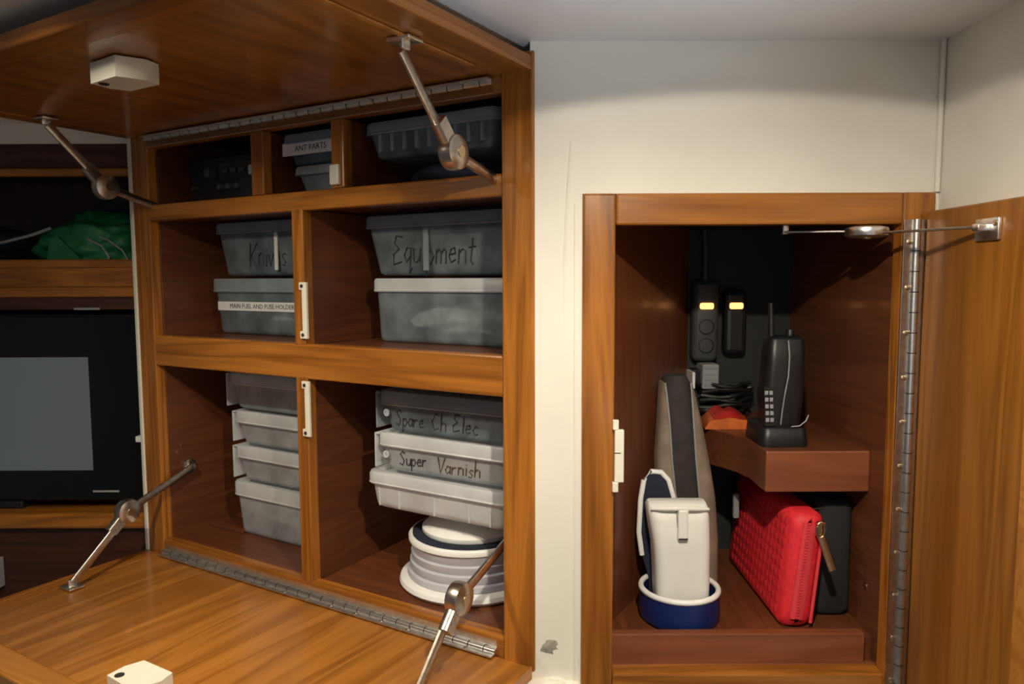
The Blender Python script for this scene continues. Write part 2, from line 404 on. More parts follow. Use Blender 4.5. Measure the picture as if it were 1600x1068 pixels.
# ================================================================== CEILING LAMPS
def disc_loops(c, ax, prof, n=32):
    s, q = frame_of(ax)
    return [[c + ax * h + s * (r * math.cos(2 * math.pi * k / n)) + q * (r * math.sin(2 * math.pi * k / n)) for k in range(n)] for r, h in prof]
def spot(t, name, power, col, half, blend, pos, axis, soft):
    d_ = bpy.data.lights.new(name, 'SPOT'); d_.energy = power; d_.color = col
    d_.spot_size = R(2 * half); d_.spot_blend = blend; d_.shadow_soft_size = soft
    o_ = bpy.data.objects.new(name, d_); COL.objects.link(o_)
    o_.parent = t.e; o_.location = pos - t.o
    o_.rotation_euler = axis.to_track_quat('-Z', 'Y').to_euler()
def ceiling_lamp(label, pos, axis):
    t = Thing('ceiling_lamp', label, 'lamp', 'room', (pos.x, pos.y, CE), 'ceiling lamps')
    lp = pos - axis * 0.004
    t.add('bezel', lathe((pos.x, pos.y, CE), [(0.052, 0.0), (0.052, -0.004), (0.046, -0.007), (0.036, -0.004), (0.036, 0.0)]), 'white')
    b_ = BM(); rings(b_, disc_loops(lp, axis, [(0.030, -0.02), (0.032, -0.003), (0.028, 0.0)])); t.add('swivel_head', b_, 'white')
    b_ = BM(); rings(b_, disc_loops(lp, axis, [(0.024, 0.0003), (0.022, 0.0015), (0.010, 0.0022)])); t.add('lens', b_, 'bulb')
    return t
lamp = ceiling_lamp('round swivelling ceiling lamp in front of the locker', LAMP, LAMP_AXIS)
spot(lamp, 'beam_light', LAMP_POWER, LAMP_COL, 69.0, 0.75, LAMP, LAMP_AXIS, 0.012)
spot(lamp, 'spill_light', SPILL_POWER, LAMP_COL, 69.0, 0.05, LAMP, LAMP_AXIS, 0.012)
lamp2 = ceiling_lamp('round swivelling ceiling lamp in front of the diagonal cabinet', LAMP2, LAMP2_AXIS)
spot(lamp2, 'beam_light', LAMP2_POWER, LAMP_COL, 65.0, 1.0, LAMP2, LAMP2_AXIS, 0.022)
# out-of-view uplighter, put in as cool fill for the ceiling
UP = Vector((0.27, -0.02, -0.34)); UPA = Vector((-0.10, 0.42, 0.646)).normalized()
upl = Thing('added_uplighter', 'unseen slim uplighter added to brighten the ceiling', 'lamp', 'room', (UP.x, UP.y - 0.03, FL))
ux, uy = UP.x, UP.y - 0.03
upl.add('base', lathe((ux, uy, FL), [(0.13, 0.0), (0.135, 0.006), (0.12, 0.016), (0.03, 0.022)], 40), 'nickel')
upl.add('added_pole', tube([(ux, uy, FL + 0.015), (ux, uy, UP.z - 0.045)], 0.010, 14), 'nickel')
bmx = BM(); rings(bmx, disc_loops(UP - UPA * 0.006, UPA, [(0.015, -0.075), (0.038, -0.060), (0.055, -0.004), (0.052, 0.0)])); upl.add('added_lamp_shade', bmx, 'white')
bmx = BM(); rings(bmx, disc_loops(UP - UPA * 0.006, UPA, [(0.046, 0.0003), (0.040, 0.0018), (0.015, 0.003)])); upl.add('lens', bmx, 'fill_bulb')
spot(upl, 'ceiling_fill_light', CEILING_FILL_POWER, CEILING_FILL_COL, 31.0, 1.0, UP, UPA, 0.03)

# ================================================================== DIAGONAL WALL CABINET
ZB = -0.545
cab = Thing('wall_cabinet', 'teak wall cabinet with both flaps open showing shelves of plastic boxes', 'cabinet', 'cab', (-0.435, 0, ZB))
UL, UO, UR_ = -0.813, -0.860, -0.050
T = 0.020                                    # face frame thickness
D = 0.34                                     # carcass depth
HZ = 0.258                                   # upper hinge
cab.add('stile', box(UO, UL, 0, T, ZB + 0.012, HZ + 0.026, 0.002), 'teak_z')
cab.add('stile', box(UR_, -0.001, -0.004, T, -0.528, HZ + 0.028, 0.004, 3), 'teak_z')
cab.add('edge_strip', box(-0.870, UO, -0.002, 0.012, ZB + 0.012, HZ + 0.02, 0.002), 'latch', label='cream edge strip')
cab.add('top_rail', box(UL, UR_, 0, T, 0.240, HZ + 0.026, 0.0015), 'teak_x')
cab.add('middle_rail', box(UL, UR_, 0, T, -0.158, -0.102, 0.003), 'teak_x')
cab.add('bottom_rail', box(UL, UR_, 0, T, -0.535, -0.4915, 0.003), 'teak_x')
cab.add('shelf', box(UL - 0.01, UR_ + 0.01, T, D, 0.112, 0.1365, 0.001), 'maho_x')
cab.add('shelf_lipping', box(UL, UR_, 0, T, 0.108, 0.1375, 0.003), 'teak_x')
cab.add('shelf', box(UL - 0.01, UR_ + 0.01, T, D, -0.122, -0.104, 0.001), 'maho_x')
cab.add('floor_board', box(UL - 0.01, UR_ + 0.01, T, D, -0.515, -0.495, 0.001), 'maho_x')
cab.add('top_board', box(UL - 0.01, UR_ + 0.01, T, D, 0.262, 0.28, 0.001), 'maho_x')
cab.add('side_panel', box(UL - 0.016, UL, T, D, -0.515, 0.28, 0.001), 'maho_y')
cab.add('side_panel', box(UR_, UR_ + 0.016, T, D, -0.515, 0.28, 0.001), 'maho_y')
cab.add('back_panel', box(UL - 0.016, UR_ + 0.016, D, D + 0.01, -0.515, 0.28, 0.001), 'maho_z')
def partition(x0, x1, z0, z1):
    p = cab.add('partition', box(x0 + 0.002, x1 - 0.002, 0.018, D, z0, z1, 0.001), 'maho_y')
    cab.add('partition_lipping', box(x0, x1, 0, 0.020, z0, z1, 0.002), 'teak_z', p)
partition(-0.443, -0.4185, -0.104, 0.110)
partition(-0.443, -0.4185, -0.495, -0.155)
partition(-0.533, -0.5045, 0.1375, 0.240)
partition(-0.354, -0.3285, 0.1375, 0.240)
cab.add('floor_batten', box(UL, UL + 0.10, 0.10, 0.115, -0.495, -0.488, 0.002), 'maho_x')
cab.add('floor_batten', box(UL, UL + 0.07, 0.165, 0.18, -0.495, -0.488, 0.002), 'maho_x')
# ivory strike plates on the centre partition and beside the upper box
def strike(z0, z1, x=-0.4185):
    p = cab.add('strike_plate', box(x, x + 0.010, -0.006, -0.001, z0, z1, 0.001), 'latch', label='ivory plastic strike plate')
    for zz in (z0 + 0.006, z1 - 0.006):
        cab.add('plate_foot', box(x - 0.007, x + 0.004, -0.005, 0.0, zz - 0.006, zz + 0.006, 0.001), 'latch', p)
        cab.add('screw', lathe((0, 0, 0), [(0.0028, -0.001), (0.0028, 0.001)], 12), 'hole', p).data.transform(
            Matrix.Translation(Vector((x + 0.001, -0.0062, zz)) - cab.o) @ Matrix.Rotation(R(90), 4, 'X') @ Matrix.Translation(cab.o))
strike(-0.093, -0.004); strike(-0.250, -0.161)
cab.add('strike_plate', box(-0.352, -0.334, -0.007, 0.0, 0.142, 0.172, 0.002), 'latch')

# piano hinges along the two flaps
def piano_cab(z, y, up_):
    n = 'piano_hinge'
    h = cab.add(n, tube([(UL + 0.004, y, z), (UR_ - 0.012, y, z)], 0.0045, 12), 'steel', label='polished steel piano hinge')
    cab.add('hinge_leaf', box(UL + 0.004, UR_ - 0.012, y - 0.013, y - 0.003, z - 0.003 * up_ - 0.001, z - 0.003 * up_ + 0.001, 0.0003), 'steel', h)
    cab.add('hinge_leaf', box(UL + 0.004, UR_ - 0.012, y + 0.003, y + 0.005, z, z + 0.014 * up_, 0.0003), 'steel', h)
    kn = BM()
    x = UL + 0.03
    while x < UR_ - 0.02:
        add_tube(kn, [(x, y, z), (x + 0.0012, y, z)], 0.0049, 10); x += 0.026
    cab.add('knuckle_gap', kn, 'hole', h, kind='stuff')
    x = UL + 0.03
    sc = None
    while x < UR_ - 0.02:
        if sc is None:
            sc = cab.add('screw', lathe((x, y - 0.0082, z - 0.003 * up_ + 0.001 * up_), [(0.0033, -0.0006), (0.0033, 0.0004), (0.002, 0.0012)], 10), 'nickel', h); x0 = x
        else:
            c = sc.copy(); COL.objects.link(c); c.parent = h; c.location = (x - x0, 0, 0)
        x += 0.052
piano_cab(-0.5135, -0.004, 1)
piano_cab(0.2545, -0.003, -1)

# flaps: framed boards with solid lippings
def flap(name, z0, z1, length, y0, x0, x1, mat_center, face, label):
    B = 0.042
    f = cab.add(name, box(x0 + B, x1 - 0.004, -length + B, y0, z0 + 0.0015, z1 - 0.0015, 0.001), 'panel_y', label=label)
    cab.add('front_lipping', box(x0, x1, -length, -length + B, z0, z1, 0.003), 'pale_teak' if face > 0 else 'teak_x', f)
    cab.add('side_lipping', box(x0, x0 + B, -length + B, y0, z0, z1, 0.003), 'teak_y', f)
    cab.add('side_lipping', box(x1 - 0.004, x1, -length + B, y0, z0, z1, 0.001), 'teak_y', f)
    return f
lf = flap('lower_flap', -0.5365, -0.5185, 0.378, -0.004, -0.862, -0.004, 'panel_y', 1, 'glossy teak flap folded down')
uf = flap('upper_flap', 0.2605, 0.2785, 0.392, -0.004, -0.862, -0.004, 'panel_y', -1, 'dark varnished teak flap raised against the ceiling')
cab.add('groove_lipping', box(-0.060, -0.052, -0.388, -0.06, 0.2590, 0.2612, 0.0008), 'pale_teak', uf)
# catches on the flaps
def catch(parent, cx, cy, z, sg):
    z1 = z + sg * 0.024
    c = cab.add('catch', prism([(cx - 0.036, cy - 0.020), (cx + 0.022, cy - 0.024), (cx + 0.036, cy + 0.006), (cx + 0.030, cy + 0.026), (cx - 0.030, cy + 0.026), (cx - 0.038, cy + 0.004)], 2, z, z1), 'latch', parent, label='ivory plastic push catch')
    yb = cy + 0.026
    cab.add('catch_face', box(cx - 0.026, cx + 0.026, yb - 0.001, yb + 0.0015, z + sg * 0.004, z + sg * 0.020, 0.0008), 'latch', parent)
    cab.add('catch_slot', box(cx - 0.008, cx + 0.020, yb + 0.001, yb + 0.0022, z + sg * 0.008, z + sg * 0.015, 0.0005), 'hole', parent)
    cab.add('catch_rib', box(cx - 0.004, cx + 0.016, yb + 0.0015, yb + 0.0032, z + sg * 0.0095, z + sg * 0.0135, 0.0005), 'latch', parent)
    cab.add('catch_button', lathe((cx - 0.022, cy - 0.012, z1), [(0.006, -0.001), (0.006, 0.0006), (0.003, 0.0008)], 14), 'hole', parent)
    return c
catch(uf, -0.405, -0.290, 0.2600, -1)
catch(lf, -0.398, -0.312, -0.5190, 1)

# stays: two flat bars with a friction knuckle
def stay(x, wall, knee, end, ztop, sgn):
    """wall, knee, end are (y, z); the stay swings in the plane x"""
    a, k, e = Vector((x, wall[0], wall[1])), Vector((x, knee[0], knee[1])), Vector((x, end[0], end[1]))
    s = cab.add('flap_stay', bar(a, k, (0, 1, 1), 0.013, 0.006), 'nickel', label='nickel lid stay with round friction knuckle')
    cab.add('stay_arm', bar(k + Vector((-0.004 * sgn, 0, 0)), e + Vector((-0.004 * sgn, 0, 0)), (0, 1, 1), 0.013, 0.005), 'nickel', s)
    kb = BM(); rings(kb, disc_loops(k + Vector((-0.0105, 0, 0)), Vector((1, 0, 0)), [(0.014, 0), (0.0205, 0.002), (0.0215, 0.006), (0.0215, 0.014), (0.0205, 0.019), (0.014, 0.022)], 28))
    cab.add('knuckle', kb, 'nickel', s)
    kp = BM()
    for off in (-0.0125, 0.0085):
        rings(kp, disc_loops(k + Vector((off, 0, 0)), Vector((1, 0, 0)), [(0.0055, 0), (0.007, 0.0015), (0.007, 0.004)], 16))
    cab.add('knuckle_rivet', kp, 'brass', s)
    # sleeve where the first arm meets the knuckle
    cab.add('knuckle_sleeve', bar(k, k + (e - k).normalized() * 0.044, (0, 1, 1), 0.021, 0.013), 'nickel', s)
    # wall bracket
    wx = x + sgn * 0.010
    rb = BM(); rings(rb, disc_loops(Vector((wx, a.y, a.z)), Vector((-sgn, 0, 0)), [(0.014, -0.001), (0.014, 0.0025), (0.008, 0.004), (0.006, 0.013)], 20))
    cab.add('side_bracket', rb, 'nickel', s)
    # flap bracket: foot plate and ear
    fb = BM(); dz = 0.004 if e.z < ztop else -0.004
    zt = ztop
    add_box(fb, x - 0.016, x + 0.016, e.y - 0.013, e.y + 0.013, min(zt, zt - dz), max(zt, zt - dz), 0.001)
    add_box(fb, x - 0.001, x + 0.003, e.y - 0.007, e.y + 0.007, min(zt, e.z), max(zt, e.z) + 0.004, 0.001)
    cab.add('flap_bracket', fb, 'steel', s)
    for i in (-1, 1):
        cab.add('screw', lathe((x + 0.011 * i, e.y - 0.006 * i, zt - dz), [(0.003, -0.0008), (0.003, 0.0008), (0.0015, 0.0014)], 10), 'brass', s)
stay(UL + 0.012, (0.060, -0.362), (-0.075, -0.414), (-0.178, -0.508), -0.5185, -1)
stay(UR_ - 0.012, (0.040, -0.362), (-0.090, -0.404), (-0.190, -0.508), -0.5185, 1)
stay(UL + 0.012, (0.040, 0.125), (-0.086, 0.160), (-0.178, 0.249), 0.2605, -1)
stay(UR_ - 0.012, (0.035, 0.122), (-0.092, 0.152), (-0.182, 0.249), 0.2605, 1)
for y_, z_ in ((0.045, -0.318), (0.036, -0.33)):
    b_ = BM(); rings(b_, disc_loops(Vector((UL, y_, z_)), Vector((1, 0, 0)), [(0.0028, -0.0005), (0.0028, 0.0008), (0.0012, 0.0012)], 10))
    cab.add('screw', b_, 'brass')

# ================================================================== STORAGE BOXES
def storage_box(label, x0, x1, y0, dep, z0, z1, lid=0.02, mat='box', lmat='lid', taper=0.008, clips=False, ribs=0, group=None, name='storage_box', over=0.004, foot=0.003, r=0.014, divs=None, bowl=0.0):
    t = Thing(name, label, 'box', 'cab', ((x0 + x1) / 2, y0 + dep / 2, z0), group or 'plastic storage boxes in the wall cabinet')
    y1 = y0 + dep; zl = z1 - lid; e = taper; tb = BM()
    ins = over
    loops = [rrect(x0 + ins + e + 0.006, x1 - ins - e - 0.006, y0 + ins + e + 0.006, y1 - ins - e - 0.006, r, z0),
             rrect(x0 + ins + e + 0.001, x1 - ins - e - 0.001, y0 + ins + e + 0.001, y1 - ins - e - 0.001, r, z0 + 0.004),
             rrect(x0 + ins + e, x1 - ins - e, y0 + ins + e, y1 - ins - e, r, z0 + 0.010),
             rrect(x0 + ins + 0.001, x1 - ins - 0.001, y0 + ins + 0.001, y1 - ins - 0.001, r, zl + 0.002)]
    rings(tb, loops, True, False)
    tub = t.add('tub', tb, mat)
    lb = BM()
    loops = [rrect(x0, x1, y0, y1, r + 0.003, zl), rrect(x0, x1, y0, y1, r + 0.003, z1 - 0.005),
             rrect(x0 + 0.002, x1 - 0.002, y0 + 0.002, y1 - 0.002, r + 0.002, z1 - 0.001),
             rrect(x0 + 0.010, x1 - 0.010, y0 + 0.010, y1 - 0.010, r, z1 - 0.001),
             rrect(x0 + 0.013, x1 - 0.013, y0 + 0.013, y1 - 0.013, r, z1 - 0.006)]
    rings(lb, loops, False, True)
    ld_ = t.add('lid', lb, lmat)
    rm = BM(); rings(rm, [rrect(x0 + .0005, x1 - .0005, y0 + .0005, y1 - .0005, r + .003, zl - 0.003), rrect(x0 - 0.001, x1 + 0.001, y0 - 0.001, y1 + 0.001, r + .004, zl - 0.001), rrect(x0, x1, y0, y1, r + .003, zl + 0.001)], False, False)
    t.add('lid_rim', rm, lmat, ld_)
    if clips:
        for s in (-1, 1):
            xx = x0 - 0.006 if s < 0 else x1 + 0.003
            cb = BM(); add_box(cb, xx, xx + 0.003, y0 + 0.004, y0 + dep * 0.55, z0 + 0.004, z1 - 0.004, 0.001)
            add_box(cb, xx if s < 0 else xx - 0.006, xx + 0.009 if s < 0 else xx + 0.003, y0 + 0.004, y0 + dep * 0.55, z1 - 0.006, z1 - 0.003, 0.001)
            t.add('side_clip', cb, lmat)
    for i in range(ribs):
        xx = x0 + 0.03 + (x1 - x0 - 0.06) * i / max(1, ribs - 1)
        t.add('rib', box(xx - 0.003, xx + 0.003, y0 + ins + 0.0005, y0 + ins + 0.010, z0 + 0.008, zl - 0.002, 0.002), lmat, tub)
    for xx in (divs or []):
        t.add('divider', box(xx - 0.0012, xx + 0.0012, y0 + ins + 0.002, y1 - ins - 0.006, z0 + 0.004, zl, 0.0005), lmat)
    t.tub = tub
    t.face_y = lambda z: y0 + ins + e * (1 - (z - z0 - 0.010) / (zl - z0 - 0.008)) - 0.0002
    return t

# top row
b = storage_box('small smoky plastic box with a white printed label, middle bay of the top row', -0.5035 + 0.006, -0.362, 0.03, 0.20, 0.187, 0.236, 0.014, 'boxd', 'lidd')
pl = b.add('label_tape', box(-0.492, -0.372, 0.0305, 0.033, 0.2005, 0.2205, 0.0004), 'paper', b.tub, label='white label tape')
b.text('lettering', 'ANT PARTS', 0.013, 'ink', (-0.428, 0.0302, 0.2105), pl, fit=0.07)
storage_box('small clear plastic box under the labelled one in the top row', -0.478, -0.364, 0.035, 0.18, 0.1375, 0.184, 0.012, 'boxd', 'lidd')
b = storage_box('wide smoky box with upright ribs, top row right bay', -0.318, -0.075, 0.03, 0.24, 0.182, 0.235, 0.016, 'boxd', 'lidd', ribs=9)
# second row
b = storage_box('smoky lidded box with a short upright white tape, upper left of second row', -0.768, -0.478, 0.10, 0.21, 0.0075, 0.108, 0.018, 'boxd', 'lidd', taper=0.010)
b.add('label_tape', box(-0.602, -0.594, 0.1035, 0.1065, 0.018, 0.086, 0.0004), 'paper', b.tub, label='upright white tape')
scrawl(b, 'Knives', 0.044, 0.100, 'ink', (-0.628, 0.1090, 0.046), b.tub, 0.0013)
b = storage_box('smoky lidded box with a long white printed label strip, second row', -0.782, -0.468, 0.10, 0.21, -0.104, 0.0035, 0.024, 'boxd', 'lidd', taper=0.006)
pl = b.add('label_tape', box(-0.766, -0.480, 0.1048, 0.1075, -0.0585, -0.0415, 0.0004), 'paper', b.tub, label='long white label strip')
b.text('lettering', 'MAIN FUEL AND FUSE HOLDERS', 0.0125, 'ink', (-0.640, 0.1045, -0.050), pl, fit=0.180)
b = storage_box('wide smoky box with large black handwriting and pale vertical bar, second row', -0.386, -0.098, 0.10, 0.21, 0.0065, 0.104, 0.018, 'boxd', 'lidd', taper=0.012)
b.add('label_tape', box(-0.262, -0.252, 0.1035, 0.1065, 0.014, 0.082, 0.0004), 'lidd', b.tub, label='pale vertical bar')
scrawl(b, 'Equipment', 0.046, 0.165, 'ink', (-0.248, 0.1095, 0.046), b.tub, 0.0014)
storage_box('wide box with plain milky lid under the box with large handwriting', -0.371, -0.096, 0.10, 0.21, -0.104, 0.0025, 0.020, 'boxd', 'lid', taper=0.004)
# bottom row left: a stack of four
LLX = -0.462
storage_box('clear box with side clips, topmost of the stack of four at bottom left', -0.738, LLX, 0.095, 0.2, -0.2475, -0.176, 0.020, clips=True)
storage_box('clear box with side clips, second from top of the stack of four', -0.7235, LLX, 0.095, 0.2, -0.3155, -0.2485, 0.022, clips=True)
storage_box('clear box with side clips, third from top of the stack of four', -0.7255, LLX, 0.095, 0.2, -0.387, -0.3165, 0.022, clips=True)
storage_box('deeper clear box with milky lid, lowest of the stack of four', -0.7335, LLX, 0.095, 0.2, -0.495, -0.388, 0.026, taper=0.006)
# bottom row right: three on top of the folding kettle
b = storage_box('flat organiser box with dark handwriting, topmost above the white lidded pot', -0.326, -0.078, 0.06, 0.21, -0.2425, -0.176, 0.020, clips=True, mat='boxd', lmat='lidd')
scrawl(b, 'Spare', 0.026, 0.055, 'ink', (-0.268, 0.0690, -0.220), b.tub)
scrawl(b, 'Ch Elec', 0.028, 0.085, 'ink', (-0.180, 0.0690, -0.220), b.tub)
rg = BM(); rings(rg, disc_loops(Vector((-0.309, 0.0645, -0.212)), Vector((0, -1, 0)), [(0.006, 0), (0.006, 0.001), (0.0035, 0.001), (0.0035, 0)], 14)); b.add('round_mark', rg, 'lid', b.tub)
b = storage_box('flat organiser box with two handwritten words, middle of three above the white lidded pot', -0.330, -0.078, 0.06, 0.21, -0.3075, -0.2435, 0.020, clips=True)
scrawl(b, 'Super', 0.024, 0.055, 'ink', (-0.262, 0.0688, -0.284), b.tub)
scrawl(b, 'Varnish', 0.026, 0.075, 'inkb', (-0.172, 0.0688, -0.286), b.tub)
rg = BM(); rings(rg, disc_loops(Vector((-0.312, 0.0648, -0.280)), Vector((0, -1, 0)), [(0.006, 0), (0.006, 0.001), (0.0035, 0.001), (0.0035, 0)], 14)); b.add('round_mark', rg, 'lid', b.tub)
storage_box('clear divided organiser box resting on the white lidded pot', -0.350, -0.078, 0.055, 0.215, -0.3695, -0.3085, 0.018, taper=0.005, mat='lid', divs=[-0.325, -0.285, -0.215, -0.150, -0.112], r=0.016)

# things faintly seen inside the boxes
def inside(name, label, cat, c, rx, ry, rz, seed, mat, fb):
    ob = to_obj(name, blob((0, 0, 0), rx, ry, rz, 0.35, 1.8, seed, 3, -rz * 0.9), mat)
    ob.location = MCAB @ Vector(c); ob.rotation_euler = (0, 0, -ANG); tag(ob, label, cat, 'soft things packed inside the boxes'); return ob
inside('plastic_bag', 'crumpled white plastic bag inside the lower right box of the second row', 'bag', (-0.235, 0.19, -0.070), 0.085, 0.055, 0.026, 2, 'bag', 0)
inside('plastic_bag', 'crumpled white plastic bag inside the deep lowest box of the stack', 'bag', (-0.60, 0.185, -0.455), 0.085, 0.055, 0.030, 4, 'bag', 0)
inside('cloth_bundle', 'pale cloth bundle inside the long labelled box', 'cloth', (-0.61, 0.19, -0.068), 0.10, 0.055, 0.027, 6, 'bag', 0)
inside('cloth_bundle', 'grey cloth bundle inside the box with the vertical bar', 'cloth', (-0.235, 0.19, 0.036), 0.09, 0.055, 0.022, 8, 'mid', 0)
inside('plastic_bag', 'crinkled clear bag inside the small box of the top row', 'bag', (-0.415, 0.12, 0.153), 0.035, 0.04, 0.010, 9, 'bag', 0)

# dark blue pouch under the ribbed box
ob = to_obj('pouch', blob((0, 0, 0), 0.100, 0.09, 0.021, 0.10, 1.5, 12, 3, -0.0205), 'navyc')
ob.location = MCAB @ Vector((-0.195, 0.15, 0.1585)); ob.rotation_euler = (0, 0, -ANG)
tag(ob, 'dark blue cloth pouch under the ribbed box in the top row', 'pouch')

# black radio in the top left bay
rd = Thing('car_radio', 'black radio set with knobs in the top left bay of the cabinet', 'radio', 'cab', (-0.66, 0.15, 0.1365))
bd = rd.add('body', box(-0.790, -0.565, 0.075, 0.26, 0.1375, 0.228, 0.004), 'black')
rd.add('front_panel', box(-0.786, -0.569, 0.069, 0.076, 0.141, 0.225, 0.003), 'black')
rd.add('display', box(-0.700, -0.600, 0.0675, 0.0695, 0.180, 0.212, 0.001), 'gloss')
for xx, zz, rr in ((-0.722, 0.196, 0.010), (-0.690, 0.168, 0.006), (-0.667, 0.168, 0.006), (-0.644, 0.168, 0.006), (-0.765, 0.170, 0.004)):
    kb = BM(); rings(kb, disc_loops(Vector((xx, 0.069, zz)), Vector((0, -1, 0)), [(rr * 1.1, -0.001), (rr, 0.004), (rr * 0.9, 0.012), (rr * 0.7, 0.013)], 18)); rd.add('knob', kb, 'grey')
for i in range(4):
    rd.add('button', box(-0.690 + i * 0.023, -0.676 + i * 0.023, 0.0645, 0.069, 0.193, 0.201, 0.001), 'grey')
ad = Thing('adapter', 'small black adapter with a silver switch beside the radio', 'adapter', 'cab', (-0.562, 0.035, 0.1375))
ad.add('body', box(-0.586, -0.540, 0.018, 0.055, 0.1375, 0.176, 0.003), 'black')
ad.add('switch', box(-0.560, -0.548, 0.016, 0.030, 0.1755, 0.192, 0.002), 'mid', label='silver square switch')

# folding kettle
kt = Thing('collapsible_pot', 'grey ribbed collapsible pot with white lid and white base', 'pot', 'cab', (-0.208, 0.152, -0.495))
kc = (-0.208, 0.152, -0.495)
kt.add('base', lathe(kc, [(0.100, 0.0), (0.114, 0.002), (0.118, 0.007), (0.116, 0.013), (0.104, 0.017), (0.09, 0.017)], 56), 'white')
prof = [(0.092, 0.014), (0.1045, 0.018), (0.1035, 0.026), (0.0985, 0.028), (0.1000, 0.031), (0.1005, 0.041), (0.0960, 0.043), (0.0975, 0.046), (0.0985, 0.055), (0.0945, 0.057), (0.0960, 0.060), (0.0985, 0.072), (0.0985, 0.0735)]
kt.add('ribbed_body', lathe(kc, prof, 56), 'lilac')
kt.add('rim', lathe(kc, [(0.0985, 0.072), (0.102, 0.074), (0.1025, 0.080), (0.100, 0.083), (0.096, 0.083), (0.094, 0.078)], 56), 'white')
kt.add('inner_ring', lathe(kc, [(0.0955, 0.079), (0.0955, 0.085), (0.090, 0.087), (0.078, 0.084)], 56), 'navyc', label='dark navy ring')
ldp = kt.add('lid', lathe(kc, [(0.076, 0.083), (0.080, 0.087), (0.080, 0.093), (0.074, 0.098), (0.050, 0.101), (0.02, 0.102)], 56), 'white')
kt.add('lid_knob', lathe(kc, [(0.020, 0.101), (0.022, 0.106), (0.034, 0.1115), (0.038, 0.117), (0.034, 0.1235), (0.012, 0.125)], 32, 1.0, 0.75), 'white', ldp)
# a can standing unseen-behind the pot carries the back of the boxes
cn = Thing('tin', 'dull tin standing unseen behind the collapsible pot under the organiser boxes', 'tin', 'cab', (-0.33, 0.262, -0.495))
cn.add('body', lathe((-0.335, 0.285, -0.495), [(0.036, 0), (0.037, 0.002), (0.037, 0.1230), (0.036, 0.1245)], 28), 'mid')
cn.add('lid', lathe((-0.335, 0.285, -0.495), [(0.0355, 0.1235), (0.0375, 0.1245), (0.036, 0.1253)], 28), 'grey')

# ================================================================== MEDIA CABINET (left)
NX1, NX0, NY = -0.708, -1.75, 1.42
md = Thing('media_cabinet', 'dark wooden media cabinet holding the television and a shelf of bags', 'cabinet', 'room', (-1.23, NY, FL))
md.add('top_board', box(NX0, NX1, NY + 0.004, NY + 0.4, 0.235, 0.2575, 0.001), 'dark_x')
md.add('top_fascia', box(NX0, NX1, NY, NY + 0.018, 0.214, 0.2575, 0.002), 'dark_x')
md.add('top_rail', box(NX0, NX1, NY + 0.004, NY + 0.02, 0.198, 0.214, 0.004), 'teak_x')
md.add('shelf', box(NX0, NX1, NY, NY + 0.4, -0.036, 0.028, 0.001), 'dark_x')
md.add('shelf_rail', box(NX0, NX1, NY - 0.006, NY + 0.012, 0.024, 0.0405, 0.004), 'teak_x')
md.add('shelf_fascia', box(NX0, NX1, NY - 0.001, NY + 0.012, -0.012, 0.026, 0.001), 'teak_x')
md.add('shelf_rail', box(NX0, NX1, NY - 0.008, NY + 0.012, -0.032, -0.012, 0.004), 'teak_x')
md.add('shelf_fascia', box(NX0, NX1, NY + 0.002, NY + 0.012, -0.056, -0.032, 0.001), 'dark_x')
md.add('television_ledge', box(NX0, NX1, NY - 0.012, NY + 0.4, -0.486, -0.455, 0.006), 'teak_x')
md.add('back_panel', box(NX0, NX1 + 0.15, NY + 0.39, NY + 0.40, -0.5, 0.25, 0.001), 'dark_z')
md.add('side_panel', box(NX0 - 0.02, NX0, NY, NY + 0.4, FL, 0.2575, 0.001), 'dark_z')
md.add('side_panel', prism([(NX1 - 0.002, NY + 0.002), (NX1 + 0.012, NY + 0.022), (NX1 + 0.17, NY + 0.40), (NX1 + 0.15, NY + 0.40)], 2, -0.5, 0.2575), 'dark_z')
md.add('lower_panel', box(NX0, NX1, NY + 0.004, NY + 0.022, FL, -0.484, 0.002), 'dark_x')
md.add('lower_door_frame', box(-1.045, -1.022, NY - 0.002, NY + 0.006, -0.95, -0.50, 0.002), 'dark_z')
md.add('door_handle', box(-1.030, -1.012, NY - 0.014, NY + 0.004, -0.605, -0.545, 0.003), 'mid', label='pale grey upright handle')
md.add('reflection_strip', box(-0.845, -0.795, NY + 0.0005, NY + 0.003, -0.0565, -0.0525, 0.0005), 'mid', label='thin pale strip imitating a reflection')  # pale strip drawn in place of a reflection under the shelf

tv = Thing('television', 'glossy black television with a glow imitating a reflection in the media cabinet', 'television', 'room', (-1.13, NY + 0.05, -0.455))
tv.add('casing', box(-1.52, -0.728, NY + 0.022, NY + 0.075, -0.440, -0.066, 0.006), 'black')
tv.add('front_glass', box(-1.515, -0.733, NY + 0.018, NY + 0.024, -0.436, -0.070, 0.002), 'gloss')
tv.add('reflection', prism([(-1.45, -0.150), (-0.8325, -0.150), (-0.8335, -0.3755), (-1.45, -0.3755)], 1, NY + 0.0165, NY + 0.0185), 'reflection_glow', label='glow imitating a reflection on the glass')  # glowing panel stands in for a reflection on the glass
tv.add('maker_badge', box(-0.836, -0.784, NY + 0.0165, NY + 0.019, -0.4205, -0.4165, 0.0005), 'mid', label='small silver badge bar')
tv.add('foot', box(-1.30, -0.98, NY + 0.02, NY + 0.2, -0.455, -0.438, 0.004), 'black')
tv.add('plug_tab', box(-0.7405, -0.7285, NY + 0.004, NY + 0.020, -0.317, -0.305, 0.002), 'white', label='small white plug tab')

